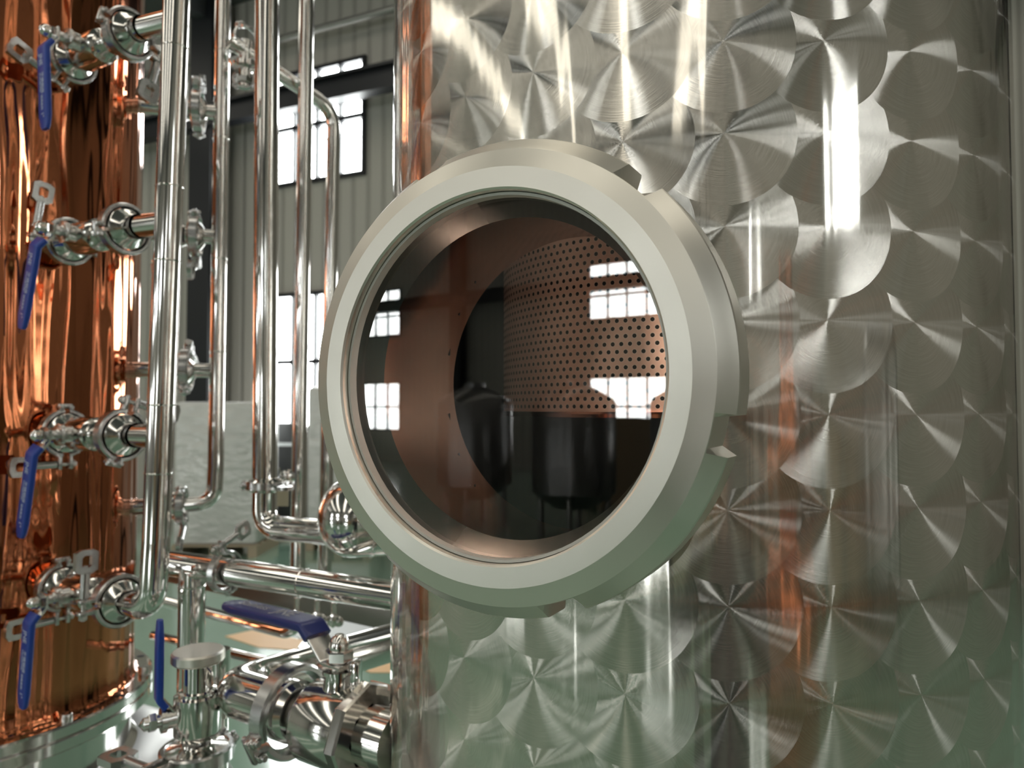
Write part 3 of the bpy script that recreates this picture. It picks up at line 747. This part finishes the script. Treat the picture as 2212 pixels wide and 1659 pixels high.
# large elbow
t = thing('elbow_pipe', 'wide U-bend pipe feeding the large blue-lever valve', 'pipe', tuple(at(560, 1480, .95)))
VA = (at(845, 1602, .80)-at(622, 1532, .885)); VA.normalize(); VO = at(628, 1534, .885)
bm = BM(); pts = [at(900, 1372, 1.20), at(548, 1475, .985), VO-VA*.105, VO-VA*.012]
tube(bm, pts, .0290, [.0, .055, .045, 0], 36); lathe(bm, [(.029, -.02), (.036, -.008), (.036, 0), (0, 0)], VO, VA, 36); obj('bend', bm, 'polish', t)
spec.append((VO+VA*.001, VA, 115, 1.38, 'large clamp between the wide U-bend and the large valve'))
# large valve
t = thing('ball_valve', 'large ball valve with long dark blue lever beside engine-turned column', 'valve', tuple(VO))
bm = BM(); lathe(bm, [(0, .001), (.036, .001), (.036, .009), (.031, .016), (.031, .040), (.034, .042), (.0455, .044), (.0470, .047), (.0470, .112), (.0455, .116), (.033, .118), (.033, .168), (0, .168)], VO, VA, 56); obj('valve_body', bm, 'polish', t)
bm = BM(); lathe(bm, [(.0350, .112), (.056, .113), (.058, .116), (.058, .126), (.056, .129), (.0350, .130)], VO, VA, 8, close=True)
obj('valve_flange', bm, 'polish', t)
for k in range(3):
    bm = BM(); an = math.radians(40+k*75); x, y, z = frame(VA); p = VO+VA*.100+(x*math.cos(an)-y*math.sin(an))*.050; hexprof(bm, p, VA, .0075, .045); obj('flange_bolt', bm, 'satin', t)
bo = VO+VA*.080; up = Z3
bm = BM(); lathe(bm, [(.021, .036), (.0175, .049), (.0175, .060), (.020, .061), (.020, .065), (.011, .066), (.011, .078), (0, .078)], bo, up, 28); box(bm, bo+Vector((.020, 0, .058)), (.010, .022, .032), bev=.002); obj('bonnet', bm, 'polish', t)
bm = BM(); hexprof(bm, bo+Z3*.074, Z3, .0165, .013); lathe(bm, [(.0115, .0), (.012, .005), (.0095, .013), (.005, .017), (0, .018)], bo+Z3*.087, Z3, 24); obj('dome_nut', bm, 'polish', t)
hub = bo+Z3*.071; tipw = at(458, 1296, 1.02)
ld_ = (tipw-hub); ld_.z = 0; ld_.normalize()
o_ = hub+ld_*.012; r_ = hub+ld_*.055+Z3*.034
side = Z3.cross(ld_)
bm = BM(); sweep(bm, fillet([hub-ld_*.018, hub+ld_*.016, r_, r_+ld_*.02], .008, 4), rrect(.0045, .030, .0015, 2), up=Z3); obj('lever_arm', bm, 'satin', t)
Lh = .185; e0 = hub+ld_*.041+Z3*.023
dl = (tipw-r_).normalized()
ps = fillet([e0, r_, r_+dl*Lh], .012, 5)[:-1]+[r_+dl*(Lh-.03), r_+dl*(Lh-.008), r_+dl*Lh]; n_ = len(ps)
def sec2(i): 
    k = .45 if i == n_-1 else (.82 if i == n_-2 else 1); return rrect(.0115*(1 if k == 1 else .75), .036*k, .0035*(.8 if k < 1 else 1), 3)
bm = BM(); sweep(bm, ps, sec2, up=Z3); s_ = obj('lever_sleeve', bm, 'dblue', t)
upn = (Z3-dl*dl.z).normalized(); rx = -dl; R3 = Matrix((rx, upn.cross(rx), upn)).transposed().to_4x4()
lettering(s_, 'Stainless', .019, r_+dl*(Lh-.030)+upn*.0061+upn.cross(rx)*-.004, R3, 'emboss'); lettering(s_, 'JNE', .024, r_+dl*.072+upn*.0061+upn.cross(rx)*-.006, R3, 'emboss')

# capped valve at the bottom left
t = thing('capped_valve', 'upright valve with flat round cap and upright blue lever', 'valve', tuple(at(425, 1600, .93)))
o = at(428, 1420, .93); V = Vector
def zat(py): return at(428, py, .93).z
prof = [(0, zat(1404)), (.0300, zat(1404)), (.0322, zat(1408)), (.0322, zat(1424)), (.0300, zat(1428)), (.0185, zat(1430))]
bm = BM(); lathe(bm, prof, (o.x, o.y, 0), Z3, 48); obj('cap', bm, 'nut', t)
prof = [(.0185, zat(1429)), (.0185, zat(1488)), (.0225, zat(1490)), (.0225, zat(1498)), (.0285, zat(1500)), (.0285, zat(1578)), (.0250, zat(1588)), (.0190, zat(1592)), (.0190, zat(1606)), (.040, zat(1614)), (.040, zat(1634)), (.020, zat(1640)), (.019, zat(1720)), (0, zat(1720))]
bm = BM(); lathe(bm, prof, (o.x, o.y, 0), Z3, 48); obj('valve_body', bm, 'polish', t)
zc = zat(1538)
bm = BM(); d = Vector((-.80, -.60, 0)).normalized(); q = V((o.x, o.y, zc)); lathe(bm, [(.012, .02), (.012, .036), (.015, .037), (.015, .043), (.008, .044), (.008, .056), (0, .056)], q, d, 20); hexprof(bm, q+d*.048, d, .011, .009); lathe(bm, [(.008, 0), (.008, .005), (0, .011)], q+d*.057, d, 16); obj('stem_nut', bm, 'satin', t)
make_lever(t, 'blue', q+d*.029, d, Z3, L=.098, W=.0195, bend=.03, text=None)
spec.append((V((o.x, o.y, zat(1626))), (0, 0, 1), 60, 1.12, 'horizontal clamp under the capped valve'))
t = thing('drain_tube', 'short upright tube standing just behind the capped valve', 'pipe', tuple(at(476, 1600, 1.05)))
bm = BM(); o = at(474, 1410, 1.05); lathe(bm, [(0, at(474, 1402, 1.05).z), (.015, at(474, 1402, 1.05).z), (.015, at(474, 1525, 1.05).z), (.019, at(474, 1527, 1.05).z), (.019, at(474, 1545, 1.05).z), (.014, at(474, 1547, 1.05).z), (.014, at(474, 1760, 1.05).z)], (o.x, o.y, 0), Z3, 28); obj('tube', bm, 'pipe', t)

# clamps: one made above, the rest copied
for i, (loc, d, roll, sc, lab) in enumerate(spec):
    c = cl if i == 0 else copy_tree(cl)
    c['label'] = lab; place(c, loc, d, roll, sc)

# boiler dome below the copper column
t = thing('boiler', 'broad steel boiler dome under the copper column', 'vessel', (CX, CY, 0))
bm = BM(); zt_ = ZF-.13
prof = [(CR-.03, zt_+.0)]+[(CR-.03+(.24)*math.sin(PI/2*k/10), zt_-.20*(1-math.cos(PI/2*k/10))) for k in range(1, 11)]+[(CR+.21, .3), (CR+.15, .2)]
lathe(bm, prof, (CX, CY, 0), Z3, 96); obj('dome', bm, 'drum', t)
for k in range(3):
    an = 1.0+k*2.1; p = V((CX+.4*math.cos(an), CY+.4*math.sin(an), 0)); bm = BM(); rod(bm, p, p+V((0, 0, .28)), .03); obj('leg', bm, 'polish', t)

# ------------------------------------------------------------------ the hall behind the photographer (mirrored in steel and glass)
def storage_tank(x, y, r, h, label, mat='drum'):
    t = thing('storage_tank', label, 'tank', (x, y, 0), 'steel tanks across the hall')
    bm = BM(); lathe(bm, [(0, .35), (r*.5, .40), (r, .60), (r, h), (r*.94, h+.06), (r*.5, h+.20), (.16, h+.24), (.16, h+.30), (0, h+.30)], (x, y, 0), Z3, 48); obj('shell', bm, mat, t)
    for k in range(4):
        a = PI/4+k*PI/2; p = V((x+r*.8*math.cos(a), y+r*.8*math.sin(a), 0)); bm = BM(); rod(bm, p, p+V((0, 0, .60)), .04, 12); obj('leg', bm, 'frame', t)
for i, (x, y, r, h) in enumerate(((-5.6, -5.6, .55, 1.75), (-7.2, -5.0, .55, 1.75), (-8.8, -4.4, .55, 1.75), (-3.6, -8.0, .7, 1.9), (3.4, -6.4, .7, 2.0), (4.2, -2.6, .6, 2.0))):
    storage_tank(x, y, r, h, 'round steel storage tank on legs, %s' % ('nearest of the row left of the photographer', 'middle of the row left of the photographer', 'farthest of the row left of the photographer', 'standing alone before the rear wall', 'behind the photographer to the right', 'beside the right hand wall')[i])
def crate(x, y, sx, sy, h, rz, label, mat='brown'):
    t = thing('crate', label, 'crate', (x, y, 0), 'boarded crates across the hall')
    ax = (V((math.cos(rz), math.sin(rz), 0)), V((-math.sin(rz), math.cos(rz), 0)), Z3)
    bm = BM(); box(bm, (x, y, h/2+.05), (sx, sy, h-.1), ax, bev=.01); obj('panel_box', bm, mat, t, smooth=False)
    bm = BM()
    for k in (-1, 0, 1):
        box(bm, V((x, y, h/2+.05))+ax[0]*k*sx*.46, (.09, sy+.04, h-.08), ax); box(bm, V((x, y, .05))+ax[0]*k*sx*.4, (.1, sy, .1), ax)
    obj('batten', bm, 'wood', t, smooth=False)
crate(-9.3, -7.6, 1.6, 1.2, 1.5, .4, 'brown boarded crate before the rear wall, left of the storage tanks')
crate(-1.2, -8.6, 1.8, 1.2, 1.4, .4, 'brown boarded crate before the rear wall, behind the photographer')
crate(1.4, -8.4, 1.4, 1.2, 1.7, .4, 'dark machine crate before the rear wall', 'dark')
crate(4.4, -4.2, 1.6, 1.3, 1.5, .4, 'brown boarded crate in the right rear corner')
crate(-6.8, -8.4, 1.3, 1.2, 1.3, .4, 'dark machine crate left of the lone storage tank', 'dark')
# copper pot still
t = thing('pot_still', 'copper pot still with onion head behind the photographer', 'still', (1.15, -1.9, 0))
bm = BM(); lathe(bm, [(0, .25), (.30, .30), (.42, .5), (.42, .95), (.30, 1.10), (.13, 1.16), (.12, 1.22), (.22, 1.34), (.25, 1.48), (.20, 1.62), (.09, 1.74), (.06, 1.9), (.05, 2.3), (0, 2.3)], (1.15, -1.9, 0), Z3, 56); obj('pot', bm, 'copper', t)
for k in range(3):
    a = .4+k*2.1; p = V((1.15+.3*math.cos(a), -1.9+.3*math.sin(a), 0)); bm = BM(); rod(bm, p, p+V((0, 0, .32)), .025, 12); obj('leg', bm, 'frame', t)
# the photographer
def skin_person():
    P_ = {}; vs, es, rs = [], [], []
    def n(k, x, y, z, r, par=None):
        P_[k] = len(vs); vs.append((PX+x, PY+y, z)); rs.append(r)
        if par: es.append((P_[par], P_[k]))
    PX, PY = .16, -.46
    n('pelvis', 0, 0, .95, (.15, .11)); n('waist', 0, 0, 1.10, (.135, .10), 'pelvis'); n('chest', 0, 0, 1.28, (.155, .11), 'waist')
    n('neck0', 0, .005, 1.43, (.075, .07), 'chest'); n('neck', 0, .015, 1.50, (.055, .055), 'neck0')
    n('jaw', 0, .03, 1.56, (.065, .07), 'neck'); n('head', 0, .03, 1.64, (.078, .095), 'jaw'); n('crown', 0, .02, 1.72, (.06, .07), 'head')
    n('nose', 0, .13, 1.615, (.012, .014), 'head')
    for sd in (-1, 1):
        c = 'l' if sd < 0 else 'r'
        n(c+'sh', sd*.17, 0, 1.39, .06, 'chest'); n(c+'el', sd*.24, .12, 1.20, .045, c+'sh')
        wx = (sd*.065-.16) if sd < 0 else (sd*.065-.16)
        n(c+'wr', wx+sd*.03, .37, 1.58, .027, c+'el'); n(c+'palm', wx+sd*.015, .405, 1.64, .026, c+'wr')
        for q in range(4):
            n(c+'f%d' % q, wx-sd*.004, .425-.004*q, 1.665+.018*q, .009, c+'palm'); n(c+'g%d' % q, wx-sd*.03, .435, 1.665+.020*q, .008, c+'f%d' % q)
        n(c+'t', wx-sd*.02, .405, 1.655, .010, c+'palm'); n(c+'u', wx-sd*.045, .412, 1.668, .009, c+'t')
        n(c+'hip', sd*.09, 0, .90, .095, 'pelvis'); n(c+'kn', sd*.10, .02, .50, .06, c+'hip'); n(c+'an', sd*.11, -.02, .09, .042, c+'kn'); n(c+'toe', sd*.12, .15, .04, .035, c+'an')
    me = bpy.data.meshes.new('p'); me.from_pydata(vs, es, []); o = bpy.data.objects.new('p', me); COL.objects.link(o)
    m = o.modifiers.new('s', 'SKIN'); m.use_smooth_shade = True
    for i, r in enumerate(rs): me.skin_vertices[0].data[i].radius = r if isinstance(r, tuple) else (r, r)
    me.skin_vertices[0].data[0].use_root = True
    o.modifiers.new('d', 'SUBSURF').levels = 1
    bpy.context.view_layer.update(); dg = bpy.context.evaluated_depsgraph_get(); out = bpy.data.meshes.new_from_object(o.evaluated_get(dg)); bpy.data.objects.remove(o)
    out.materials.clear()
    for k in ('cloth', 'skin', 'rubber'): out.materials.append(M[k])
    for p in out.polygons:
        c = p.center; p.use_smooth = True
        hand = c.y-PY > .33 and c.z > 1.5
        p.material_index = 1 if (c.z > 1.475 and abs(c.x-PX) < .12 and c.y-PY < .25) or hand else (2 if c.z < .08 else 0)
    off = Vector((PX, PY, 0)); out.transform(Matrix.Translation(-off))
    t = thing('person', 'standing person in dark clothes holding a phone up with both hands', 'person', (PX, PY, 0))
    b = link('body', out, t)
    bm = BM(); bmesh.ops.create_uvsphere(bm, u_segments=20, v_segments=14, radius=.104, matrix=Matrix.Translation((PX, PY-.004, 1.665)))
    bmesh.ops.delete(bm, geom=[v for v in bm.verts if v.co.z < 1.60 or (v.co.y-PY > .055 and v.co.z < 1.70)], context='VERTS'); obj('hair', bm, 'hair', t)
skin_person()
bm = BM(); box(bm, (.0, -.034, H-.012), (.150, .008, .072), bev=.003); t = thing('phone', 'black phone held sideways by the person', 'phone', (0, -.034, H-.012)); obj('casing', bm, 'rubber', t)

# ------------------------------------------------------------------ far goods
def pallet(px0, px1, ytop, yb, y, label):
    a, e = at(px0, yb, y), at(px1, yb, y); top = at(px0, ytop, y).z; c = (a+e)/2; wd = (e-a).length
    t = thing('wrapped_pallet', label, 'pallet', (c.x, c.y+wd*.4, 0))
    zb_ = max(.14, at(px0, yb, y).z)
    bm = BM(); box(bm, (c.x, c.y+wd*.4, (top+.14)/2), (wd, wd*.8, top-.14), bev=.05)
    bmesh.ops.subdivide_edges(bm, edges=bm.edges, cuts=3)
    obj('wrapped_load', bm, 'film', t)
    bm = BM()
    for k in range(5): box(bm, (c.x, c.y+wd*(.04+.18*k), .13), (wd, .1, .02))
    for k in (-1, 0, 1): box(bm, (c.x+k*wd*.45, c.y+wd*.4, .06), (.1, wd*.8, .12))
    obj('pallet_base', bm, 'wood', t)
pallet(372, 555, 868, 1085, 8.2, 'film-wrapped grey load on pallet behind the thin upright pipe')
pallet(662, 800, 835, 1062, 8.6, 'film-wrapped load against far wall, half hidden by sight glass rim')
bm = BM(); c = at(618, 975, 9.3); box(bm, (c.x, c.y, .5+.3), (.26, .3, 1.4), bev=.02); t = thing('machine_cabinet', 'dark grey machine cabinet under the lower factory window', 'cabinet', (c.x, c.y, 0)); obj('housing', bm, 'dark', t)
bm = BM(); q = at(616, 960, 9.13); box(bm, q, (.20, .02, .045)); obj('front_strip', bm, 'sheet', t, smooth=False)
print('done')
